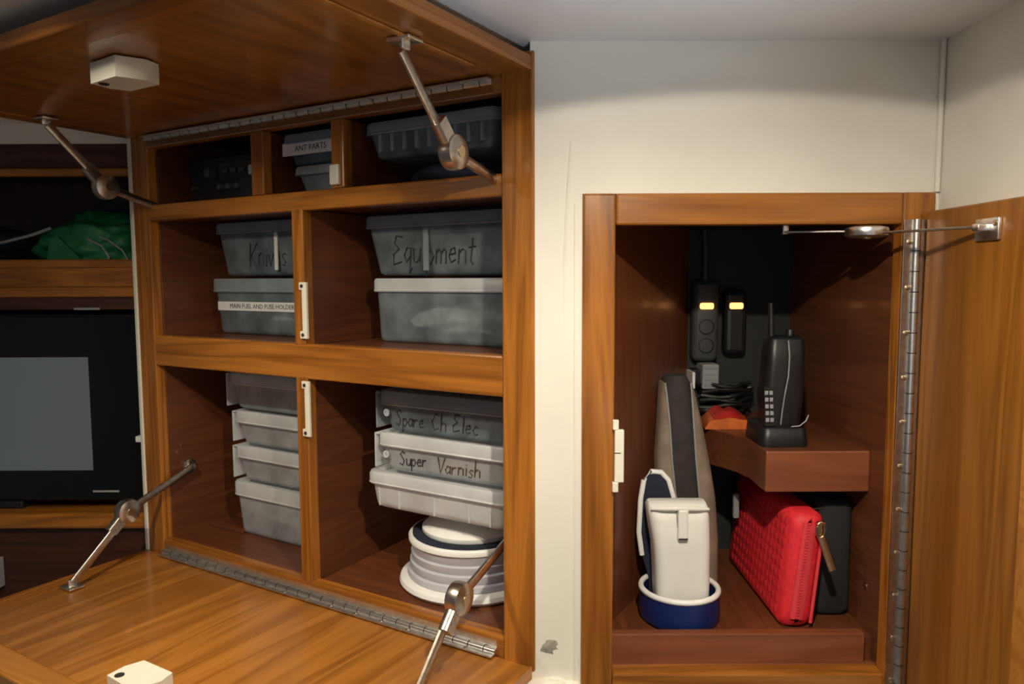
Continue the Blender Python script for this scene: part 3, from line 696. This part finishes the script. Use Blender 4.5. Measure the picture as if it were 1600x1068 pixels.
# bags on the shelf above the television
gb = Thing('drawstring_bag', 'bright green crumpled nylon bag on the shelf above the television', 'bag', 'room', (-0.845, 1.53, 0.0405))
gb.add('body', blob((-0.835, 1.535, 0.065), 0.115, 0.085, 0.070, 0.30, 1.0, 23, 5, 0.029), 'green')
gb.add('flap_fold', prism([(-0.905, 0.030), (-0.825, 0.030), (-0.850, 0.055), (-0.880, 0.085), (-0.893, 0.082)], 1, 1.438, 1.448), 'green')
gb.add('cord', tube([(-0.855, 1.462, 0.078), (-0.825, 1.448, 0.080), (-0.795, 1.440, 0.066), (-0.780, 1.436, 0.045), (-0.785, 1.434, 0.032)], 0.0022, 8), 'mid', label='pale drawcord')
gb.add('cord', tube([(-0.82, 1.455, 0.090), (-0.785, 1.445, 0.078), (-0.755, 1.438, 0.058), (-0.74, 1.436, 0.034)], 0.0018, 8), 'mid')
kb_ = Thing('duffel_bag', 'black bag with a pale curved edge left of the green bag', 'bag', 'room', (-1.07, 1.54, 0.0405))
kb_.add('body', blob((-1.115, 1.545, 0.070), 0.110, 0.085, 0.046, 0.22, 1.4, 31, 4, 0.029), 'matte')
kb_.add('piping', tube([(-1.12, 1.445, 0.068), (-1.05, 1.440, 0.068), (-0.985, 1.438, 0.074), (-0.930, 1.440, 0.088), (-0.895, 1.446, 0.102)], 0.0032, 8), 'mid', label='pale grey piping')
ob = to_obj('folded_jacket', blob((0, 0, 0), 0.075, 0.06, 0.028, 0.4, 1.6, 41, 4), 'matte')
ob.location = (-0.775, 1.56, CZ + 0.158); tag(ob, 'black cloth bundle lying on top of the green bag', 'cloth')

# ================================================================== LOCKER (right)
lk = Thing('locker', 'teak framed wall locker with its door open and things inside', 'cabinet', 'room', (0.31, 0.95, FZ0))
FY0, FY1 = 0.944, 0.968
lk.add('stile', box(FX0, 0.1325, FY0, FY1, FZ0, FZ1, 0.003), 'teak_z')
lk.add('stile', box(0.4965, FX1, FY0, FY1, FZ0, FZ1, 0.003), 'teak_z')
lk.add('top_rail', box(0.1325, 0.4965, FY0, FY1, 0.0675, FZ1, 0.003), 'teak_x')
lk.add('bottom_rail', box(0.1325, 0.4965, FY0, FY1 + 0.01, FZ0, -0.5275, 0.003), 'teak_x')
lk.add('lip', box(0.110, 0.483, 0.972, 0.987, -0.530, -0.4855, 0.002), 'lip', label='red brown retaining lip')
lk.add('sill', box(0.090, 0.512, 0.9665, 0.990, -0.548, -0.5295, 0.001), 'maho_x')
lk.add('lip_base', box(0.110, 0.4985, 0.9682, 0.972, -0.534, -0.5265, 0.001), 'lip')
BY = 1.32
lk.add('floor_board', box(0.09, 0.52, 0.987, BY, -0.546, -0.497, 0.001), 'maho_y')
lk.add('side_panel', box(0.4985, 0.512, FY1, BY, -0.535, 0.10, 0.001), 'maho_y', label='red brown side panel')
def lx(y): return 0.148 + 0.60 * (y - 1.04)
lk.add('side_panel', prism([(lx(0.969), 0.969), (lx(BY), BY), (lx(BY) - 0.012, BY), (lx(0.969) - 0.014, 0.969)], 2, -0.535, 0.10), 'maho_z')
lk.add('back_panel', box(0.20, 0.52, BY, BY + 0.012, -0.535, 0.10, 0.001), 'hull', label='dark hull liner')
lk.add('top_board', box(0.09, 0.52, FY1, BY, 0.085, 0.10, 0.001), 'hull')
lk.add('screw_cap', lathe((0.4985, 0.0, 0.0), [(0.004, -0.001), (0.004, 0.001), (0.002, 0.002)], 12), 'brass').data.transform(
    Matrix.Translation(Vector((0.4985, 1.008, -0.4345)) - lk.o) @ Matrix.Rotation(R(-90), 4, 'Y') @ Matrix.Translation(lk.o - Vector((0.4985, 0, 0))))
sh = lk.add('shelf', prism([(0.354, 1.012), (0.4985, 1.012), (0.4985, BY), (0.305, BY), (0.300, 1.225), (0.318, 1.165), (0.346, 1.115), (0.354, 1.08)], 2, -0.298, -0.2415), 'maho_y', label='short thick brown shelf')
lk.add('shelf_edge', box(0.3535, 0.4985, 1.008, 1.0125, -0.2985, -0.2405, 0.002), 'lip', sh)
lk.add('shelf_cleat', prism([(1.03, -0.298), (1.20, -0.298), (1.20, -0.315), (1.05, -0.315)], 0, 0.486, 0.4985), 'maho_y')
sp = lk.add('strike_plate', box(0.1325, 0.1445, 0.937, 0.946, -0.2640, -0.1950, 0.001), 'latch', label='ivory plastic strike plate')
lk.add('plate_foot', box(0.1300, 0.1375, 0.937, 0.944, -0.195, -0.182, 0.001), 'latch', sp)
lk.add('plate_foot', box(0.1300, 0.1375, 0.937, 0.944, -0.277, -0.264, 0.001), 'latch', sp)
lk.add('plate_slot', box(0.1320, 0.1400, 0.9365, 0.938, -0.2255, -0.2245, 0), 'hole', sp)
# piano hinge
hb = lk.add('piano_hinge', tube([(0.5125, 0.940, 0.073), (0.5125, 0.940, FZ0 + 0.01)], 0.0052, 14), 'steel', label='long polished piano hinge')
lk.add('hinge_leaf', box(0.4970, 0.5105, 0.9412, 0.9440, FZ0 + 0.01, 0.073, 0.0004), 'nickel', hb)
lk.add('hinge_leaf', box(0.5150, 0.5225, 0.9375, 0.9400, FZ0 + 0.01, 0.073, 0.0004), 'nickel', hb)
kn = BM(); z = 0.06
while z > FZ0 + 0.02:
    add_tube(kn, [(0.5125, 0.940, z), (0.5125, 0.940, z - 0.0012)], 0.0056, 12); z -= 0.026
lk.add('knuckle_gap', kn, 'hole', hb, kind='stuff')
z = 0.045; first = None
while z > FZ0 + 0.02:
    if first is None:
        sb_ = BM(); rings(sb_, disc_loops(Vector((0.5045, 0.9412, z)), Vector((0, -1, 0)), [(0.0036, -0.0004), (0.0036, 0.0008), (0.0018, 0.0018)], 12)); first = lk.add('screw', sb_, 'brass', hb); zf = z
    else:
        c = first.copy(); COL.objects.link(c); c.parent = hb; c.location = (0, 0, z - zf)
    z -= 0.058
# the door, opened square to the wall
DX = 0.5225
dr = lk.add('door', box(DX, DX + 0.018, 0.585, 0.936, FZ0 + 0.02, 0.0825, 0.002), 'panel_z', label='teak locker door standing open')
lk.add('door_batten', box(DX - 0.004, DX + 0.001, 0.690, 0.7385, FZ0 + 0.02, 0.0820, 0.002), 'pale_teak', dr, label='paler upright batten on the door')
# door stay
A = Vector((0.365, 0.992, 0.0605)); K = Vector((0.449, 0.940, 0.0585)); Eo = Vector((0.514, 0.812, 0.0545))
st = lk.add('door_stay', bar(A, K, (A - K).cross(Vector((0, 0, 1))), 0.010, 0.003), 'nickel', label='nickel door stay with flat round knuckle')
lk.add('stay_arm', bar(K + Vector((0, 0, -0.003)), Eo, (K - Eo).cross(Vector((0, 0, 1))), 0.010, 0.003), 'nickel', st)
lk.add('knuckle', lathe(K + Vector((0, 0, -0.008)), [(0.018, 0), (0.025, 0.002), (0.026, 0.006), (0.026, 0.009), (0.025, 0.012), (0.017, 0.014)], 28), 'steel', st)
lk.add('knuckle_rivet', lathe(K + Vector((0, 0, -0.0105)), [(0.004, 0), (0.0055, 0.001), (0.0055, 0.003)], 14), 'brass', st)
fbk = BM(); add_box(fbk, DX - 0.004, DX, 0.792, 0.832, 0.040, 0.064, 0.001); add_box(fbk, 0.506, DX - 0.003, 0.806, 0.818, 0.050, 0.058, 0.001)
lk.add('door_bracket', fbk, 'steel', st)
for yy in (0.797, 0.827):
    sb_ = BM(); rings(sb_, disc_loops(Vector((DX - 0.004, yy, 0.058)), Vector((-1, 0, 0)), [(0.0035, -0.0005), (0.0035, 0.0008), (0.0018, 0.0016)], 12)); lk.add('screw', sb_, 'brass', st)
fbk = BM(); add_box(fbk, A.x - 0.012, A.x + 0.012, A.y - 0.010, A.y + 0.010, 0.081, 0.085, 0.001); add_box(fbk, A.x - 0.004, A.x + 0.004, A.y - 0.004, A.y + 0.004, 0.058, 0.083, 0.001)
lk.add('top_bracket', fbk, 'steel', st)

# ------------------------------------------------------------------ things in the locker
ZF = -0.497
# white vinyl sleeve standing in a navy cup
cx, cy = 0.2445, 1.048
cup = Thing('caddy_cup', 'navy plastic cup with white rim standing on the locker floor', 'cup', 'room', (cx, cy, ZF))
cup.add('body', lathe((cx, cy, ZF), [(0.050, 0), (0.0565, 0.003), (0.0585, 0.012), (0.0570, 0.044), (0.0530, 0.044), (0.0530, 0.010), (0.03, 0.008)], 44), 'navy')
rb = BM(); loops = []
for k in range(44):
    a = 2 * math.pi * k / 44; c0 = Vector((cx + 0.0555 * math.cos(a), cy + 0.0555 * math.sin(a), ZF + 0.0455)); dr_ = Vector((math.cos(a), math.sin(a), 0))
    loops.append([c0 + dr_ * (0.0042 * math.cos(t)) + Vector((0, 0, 0.0042 * math.sin(t))) for t in [2 * math.pi * i / 8 for i in range(8)]])
loops.append(loops[0]); rings(rb, loops, False, False); bmesh.ops.remove_doubles(rb, verts=list(rb.verts), dist=1e-6)
cup.add('rim', rb, 'white')
sl = Thing('vinyl_sleeve', 'tall off white vinyl sleeve with tab standing in the navy cup', 'sleeve', 'room', (cx, cy, ZF + 0.01))
def rr_loop(xa, xb, ya, yb, r, z): return rrect(xa, xb, ya, yb, r, z, 5)
sb = BM()
rings(sb, [rr_loop(0.208, 0.283, 1.020, 1.072, 0.012, ZF + 0.011), rr_loop(0.2065, 0.284, 1.018, 1.074, 0.014, ZF + 0.06), rr_loop(0.203, 0.284, 1.019, 1.072, 0.014, -0.385),
           rr_loop(0.196, 0.2825, 1.020, 1.070, 0.014, -0.345), rr_loop(0.194, 0.281, 1.022, 1.066, 0.012, -0.328), rr_loop(0.1955, 0.279, 1.030, 1.060, 0.008, -0.3225), rr_loop(0.1965, 0.278, 1.036, 1.056, 0.006, -0.3205)])
body = sl.add('body', sb, 'ivory')
sl.add('top_band', tube([(0.197, 1.0225, -0.3265), (0.210, 1.018, -0.3245), (0.240, 1.0165, -0.3240), (0.265, 1.018, -0.3250), (0.279, 1.0225, -0.327)], [0.002, 0.0035, 0.0036, 0.0035, 0.002], 8), 'ivory', body)
sl.add('tab', box(0.2335, 0.2485, 1.0125, 1.0205, -0.3705, -0.325, 0.003), 'ivory', body, label='stitched front tab')
sl.add('tab_slot', box(0.2345, 0.2475, 1.0118, 1.0135, -0.3685, -0.3660, 0.0005), 'hole', body)
sl.add('crease', tube([(0.2325, 1.0185, -0.326), (0.2332, 1.0172, -0.338), (0.2338, 1.0180, -0.352)], [0.0008, 0.0013, 0.0006], 6), 'stain', body)
# navy strap arching behind the sleeve
lo_ = Thing('padded_strap', 'navy padded strap with pale piping arching behind the white sleeve', 'strap', 'room', (0.205, 1.085, ZF + 0.012))
arch = [(0.206, -0.478), (0.205, -0.448), (0.195, -0.415), (0.190, -0.380), (0.192, -0.330), (0.1965, -0.300), (0.208, -0.287), (0.222, -0.2885), (0.233, -0.300), (0.242, -0.330), (0.248, -0.40), (0.25, -0.470)]
lo_.add('panel', prism(arch, 1, 1.078, 1.086), 'navyc')
lo_.add('piping', tube([(x, 1.080, z) for x, z in arch[2:-1]], 0.0042, 8), 'white', label='pale grey piping')

# tall taupe case
tc_ = Thing('taupe_case', 'tall pointed taupe and charcoal suede case leaning behind the white sleeve', 'case', 'room', (0.278, 1.135, ZF))
CASE = [(-0.488, 0.243, 0.268, 0.302, 0.325), (-0.4125, 0.233, 0.258, 0.2935, 0.3245), (-0.341, 0.227, 0.2527, 0.2885, 0.3185),
        (-0.2805, 0.2262, 0.2460, 0.2825, 0.3075), (-0.2205, 0.2292, 0.2420, 0.2785, 0.2945), (-0.180, 0.2312, 0.2380, 0.2762, 0.2845), (-0.1605, 0.2328, 0.2358, 0.2752, 0.2790)]
def case_loops(i0, i1, dy, extra=0.0):
    L = []
    rows = CASE + ([(-0.150, 0.238, 0.241, 0.270, 0.273)] if extra else [])
    for row in rows:
        z = row[0]; xl, xr = row[1], row[4]; xc, hw = (xl + xr) / 2, (xr - xl) / 2
        xa, xb = row[i0], row[i1]; dpt = 0.014 + hw * 0.25; lp_ = []
        for i in range(11):
            x = xa + (xb - xa) * i / 10; tt = (x - xc) / (hw + 1e-6)
            lp_.append(Vector((x, 1.140 - dpt * math.sqrt(max(0.02, 1 - tt * tt)) - dy, z)))
        lp_.append(Vector((xb, 1.158, z))); lp_.append(Vector((xa, 1.158, z)))
        L.append(lp_)
    return L
cb_ = BM(); rings(cb_, case_loops(2, 3, -0.003, 1.0)); tc_.add('centre_panel', cb_, 'umber', label='charcoal centre panel')
for i0, i1 in ((1, 2), (3, 4)):
    cb_ = BM(); rings(cb_, case_loops(i0, i1, 0.004)); tc_.add('side_panel', cb_, 'taupe')
    tc_.add('piping', tube([(lp_[10] if i0 == 1 else lp_[0]) for lp_ in case_loops(i0, i1, 0.005)], 0.0014, 6), 'mid')

# red quilted zip case
rc = Thing('zip_case', 'red quilted zip case standing on edge below the locker shelf', 'case', 'room', (0.395, 1.15, ZF))
def rc_loop(t, inset):
    # outline in the x-z plane swept along y
    z0, z1 = ZF + inset, -0.330 - inset
    xa, xb = 0.378 + inset, 0.424 - inset
    lp_ = []
    for p in rrect(xa, xb, z0, z1, 0.014, 0, 5):
        lean = (p.y - ZF) * 0.10
        lp_.append(Vector((p.x + lean, t, p.y)))
    return lp_
rbm = BM(); rings(rbm, [rc_loop(1.022, 0.012), rc_loop(1.025, 0.005), rc_loop(1.034, 0.0), rc_loop(1.27, 0.0), rc_loop(1.282, 0.004), rc_loop(1.286, 0.012)])
rbody = rc.add('body', rbm, 'red')
# quilting pads on the side that faces left
qb = None
for i in range(14):
    for j in range(9):
        yy = 1.047 + i * 0.0158; zz = ZF + 0.018 + j * 0.0162
        xx = 0.378 + (zz - ZF) * 0.10
        if qb is None:
            q = BM(); rings(q, disc_loops(Vector((xx, yy, zz)), Vector((-1, 0, 0)), [(0.0082, -0.0006), (0.0060, 0.0005), (0.003, 0.0010)], 8))
            qb = rc.add('quilt_pad', q, 'red', rbody); qo = Vector((xx, yy, zz))
        else:
            c = qb.copy(); COL.objects.link(c); c.parent = rbody; c.location = Vector((xx, yy, zz)) - qo
rc.add('zip_tape', bar((0.401, 1.0205, ZF + 0.016), (0.4165, 1.0205, -0.344), (1, 0, 0), 0.018, 0.004), 'red2')
zt = BM()
for i in range(34):
    z = ZF + 0.018 + i * 0.0041
    add_box(zt, 0.3965 + (z - ZF) * 0.10, 0.4015 + (z - ZF) * 0.10, 1.0170, 1.0195, z, z + 0.0024)
rc.add('zip_teeth', zt, 'red2', kind='stuff')
rc.add('zip_piping', tube([(0.4205 + (z - ZF) * 0.10, 1.0215, z) for z in (ZF + 0.01, -0.42, -0.37, -0.342)], 0.0026, 8), 'red2')
zp = rc.add('zip_slider', box(0.4225, 0.4325, 1.010, 1.020, -0.357, -0.338, 0.003), 'brass')
rc.add('zip_pull', bar((0.4275, 1.010, -0.357), (0.4425, 1.004, -0.404), (1, 0, 0), 0.0095, 0.0025), 'brass', zp, label='gold zip pull')
rc.add('zip_ring', tube([(0.4265 + 0.006 * math.cos(a), 1.009, -0.348 + 0.011 * math.sin(a)) for a in [2 * math.pi * i / 16 for i in range(17)]], 0.0014, 6), 'brass', zp)
rc.add('label_tag', box(0.3690, 0.3785, 1.215, 1.225, -0.400, -0.358, 0.002), 'mid', rbody, label='small silver tag')
rc.e.location.y -= 0.015
# black bag beside it
bb = Thing('black_bag', 'plain black bag between the red zip case and the locker side', 'bag', 'room', (0.458, 1.15, ZF))
bq = BM(); rings(bq, [lp_ for lp_ in [[Vector((p.x, y, p.y)) for p in rrect(0.4435 + i_, 0.4965 - i_, ZF + i_, -0.322 - i_, 0.012, 0, 4)] for y, i_ in ((1.045, 0.008), (1.050, 0.002), (1.06, 0.0), (1.27, 0.0), (1.278, 0.006))]])
bb.add('body', bq, 'matte')
bb.add('top_seam', tube([(0.438, 1.048, -0.335), (0.465, 1.046, -0.334), (0.492, 1.048, -0.335)], 0.0014, 6), 'matte')

# handheld radio in its charging cradle on the shelf
hr = Thing('handheld_radio', 'black handheld radio with keypad standing in a charging cradle on the locker shelf', 'radio', 'room', (0.395, 1.07, -0.2415))
zs = -0.2415
cr = BM(); rings(cr, [rrect(0.357, 0.424, 1.036, 1.118, 0.010, zs), rrect(0.356, 0.425, 1.035, 1.119, 0.011, zs + 0.004), rrect(0.358, 0.423, 1.038, 1.116, 0.011, zs + 0.026), rrect(0.362, 0.419, 1.042, 1.112, 0.010, zs + 0.029)])
cradle = hr.add('cradle', cr, 'black')
bd = BM(); rings(bd, [rrect(0.370, 0.420, 1.055, 1.098, 0.010, zs + 0.024), rrect(0.366, 0.424, 1.052, 1.100, 0.011, zs + 0.07), rrect(0.370, 0.425, 1.054, 1.098, 0.011, zs + 0.12), rrect(0.372, 0.424, 1.056, 1.094, 0.010, zs + 0.152), rrect(0.376, 0.420, 1.060, 1.090, 0.008, zs + 0.157)])
rbd = hr.add('body', bd, 'black')
hr.add('edge_trim', tube([(0.3965, 1.0525, zs + 0.152), (0.3985, 1.0515, zs + 0.13), (0.3970, 1.0500, zs + 0.10), (0.3925, 1.0495, zs + 0.075), (0.3895, 1.0500, zs + 0.05), (0.3885, 1.0520, zs + 0.03)], 0.0010, 6), 'mid', rbd, label='thin pale trim line')
hr.add('cradle_trim', tube([(0.398, 1.0365, zs + 0.030), (0.410, 1.0365, zs + 0.031), (0.419, 1.0375, zs + 0.038), (0.4235, 1.040, zs + 0.046)], 0.0010, 6), 'mid', cradle)
hr.add('antenna', tube([(0.381, 1.078, zs + 0.15), (0.380, 1.078, zs + 0.175), (0.379, 1.078, zs + 0.205)], [0.0052, 0.0045, 0.0032], 10), 'black')
hr.add('volume_knob', lathe((0.408, 1.078, zs + 0.156), [(0.006, 0), (0.006, 0.010), (0.005, 0.011)], 14), 'black')
kp = hr.add('keypad', prism([(0.3625, zs + 0.030), (0.3790, zs + 0.030), (0.3760, zs + 0.086), (0.3600, zs + 0.086)], 1, 1.0420, 1.0550), 'black')
for i in range(5):
    for j in range(2):
        z = zs + 0.036 + i * 0.0098
        x = 0.3655 + j * 0.0066 - i * 0.0006
        hr.add('key', box(x - 0.0025, x + 0.0025, 1.0403, 1.0425, z, z + 0.0058, 0.0007), 'mid', kp)

# orange packet at the back of the shelf
pk = Thing('foil_packet', 'orange and red foil packet lying on the locker shelf behind the radio', 'packet', 'room', (0.345, 1.20, zs))
pb = BM()
NX_, NY_ = 12, 8; top = []
for a in range(NX_ + 1):
    row = []
    for c in range(NY_ + 1):
        s, t = a / NX_, c / NY_
        x = 0.309 + 0.078 * s + 0.010 * t; y = 1.165 + 0.09 * t
        hgt = 0.034 * (math.sin(math.pi * s) ** 0.5) * (math.sin(math.pi * (0.15 + 0.85 * t)) ** 0.5 if t < 1 else 0) * (0.75 + 0.4 * noise.noise(Vector((s * 4, t * 4, 3))))
        row.append((x, y, hgt))
    top.append(row)
tv_ = [[pb.verts.new((x, y, zs + 0.001 + h)) for x, y, h in row] for row in top]
bv_ = [[pb.verts.new((x, y, zs)) for x, y, h in row] for row in top]
for a in range(NX_):
    for c in range(NY_):
        pb.faces.new((tv_[a][c], tv_[a + 1][c], tv_[a + 1][c + 1], tv_[a][c + 1])); pb.faces.new((bv_[a][c], bv_[a][c + 1], bv_[a + 1][c + 1], bv_[a + 1][c]))
for a in range(NX_):
    pb.faces.new((tv_[a][0], bv_[a][0], bv_[a + 1][0], tv_[a + 1][0])); pb.faces.new((tv_[a][NY_], tv_[a + 1][NY_], bv_[a + 1][NY_], bv_[a][NY_]))
for c in range(NY_):
    pb.faces.new((tv_[0][c], tv_[0][c + 1], bv_[0][c + 1], bv_[0][c])); pb.faces.new((tv_[NX_][c], bv_[NX_][c], bv_[NX_][c + 1], tv_[NX_][c + 1]))
pko = pk.add('packet', pb, 'orange')
pn = BM(); v2 = [[pn.verts.new((top[a][c][0], top[a][c][1], zs + 0.0018 + top[a][c][2])) for c in range(0, 7)] for a in range(2, 11)]
for a in range(8):
    for c in range(6): pn.faces.new((v2[a][c], v2[a + 1][c], v2[a + 1][c + 1], v2[a][c + 1]))
pk.add('print', pn, 'redfoil', pko, label='red printed panel')

# power switches on the hull liner
ps = Thing('power_strip', 'dark grey power strip with a glowing orange switch hanging on the locker back', 'power strip', 'room', (0.340, BY, -0.08))
psb = ps.add('body', box(0.317, 0.363, 1.285, 1.3195, -0.146, -0.004, 0.012, 4), 'grey')
ps.add('switch', box(0.328, 0.352, 1.2805, 1.288, -0.054, -0.043, 0.003), 'led', label='glowing orange rocker switch')
for zz in (-0.085, -0.118):
    so = BM(); rings(so, disc_loops(Vector((0.340, 1.2855, zz)), Vector((0, -1, 0)), [(0.014, -0.001), (0.014, 0.001), (0.012, 0.0012), (0.011, -0.0005)], 20)); ps.add('socket', so, 'black')
ps.add('cord', tube([(0.341, 1.303, -0.006), (0.341, 1.303, 0.03), (0.340, 1.306, 0.084)], 0.0045, 8), 'grey')
p2 = Thing('power_switch', 'black socket block with a glowing orange switch beside the power strip', 'switch', 'room', (0.393, BY, -0.09))
p2.add('body', box(0.374, 0.414, 1.290, 1.3195, -0.135, -0.020, 0.010, 3), 'black')
p2.add('switch', box(0.381, 0.405, 1.2855, 1.2925, -0.054, -0.043, 0.003), 'led', label='glowing orange rocker switch')
pg = Thing('plug_adapter', 'pale grey plug adapter below the power strip', 'plug', 'room', (0.343, 1.285, -0.17))
pg.add('body', box(0.331, 0.360, 1.270, 1.3195, -0.193, -0.149, 0.003), 'mid')
for i in range(4):
    pg.add('rib', box(0.334, 0.357, 1.2685, 1.2705, -0.187 + i * 0.010, -0.182 + i * 0.010, 0.0006), 'mid')
pg.add('pin_cover', box(0.314, 0.319, 1.272, 1.3195, -0.192, -0.163, 0.001), 'white')
pg.add('bridge', box(0.318, 0.332, 1.285, 1.3195, -0.186, -0.160, 0.002), 'black')
cz = Thing('cable_coil', 'coiled black cable heaped at the back of the locker shelf', 'cable', 'room', (0.385, 1.285, zs))
co = []
for i in range(90):
    a = i * 0.42; rr = 0.030 + 0.006 * math.sin(i * 1.7)
    co.append((0.375 + rr * 1.3 * math.cos(a), 1.280 + rr * 0.6 * math.sin(a), zs + 0.0045 + 0.0006 * i + 0.003 * math.sin(i)))
cz.add('cable', tube(co, 0.0038, 6), 'black')
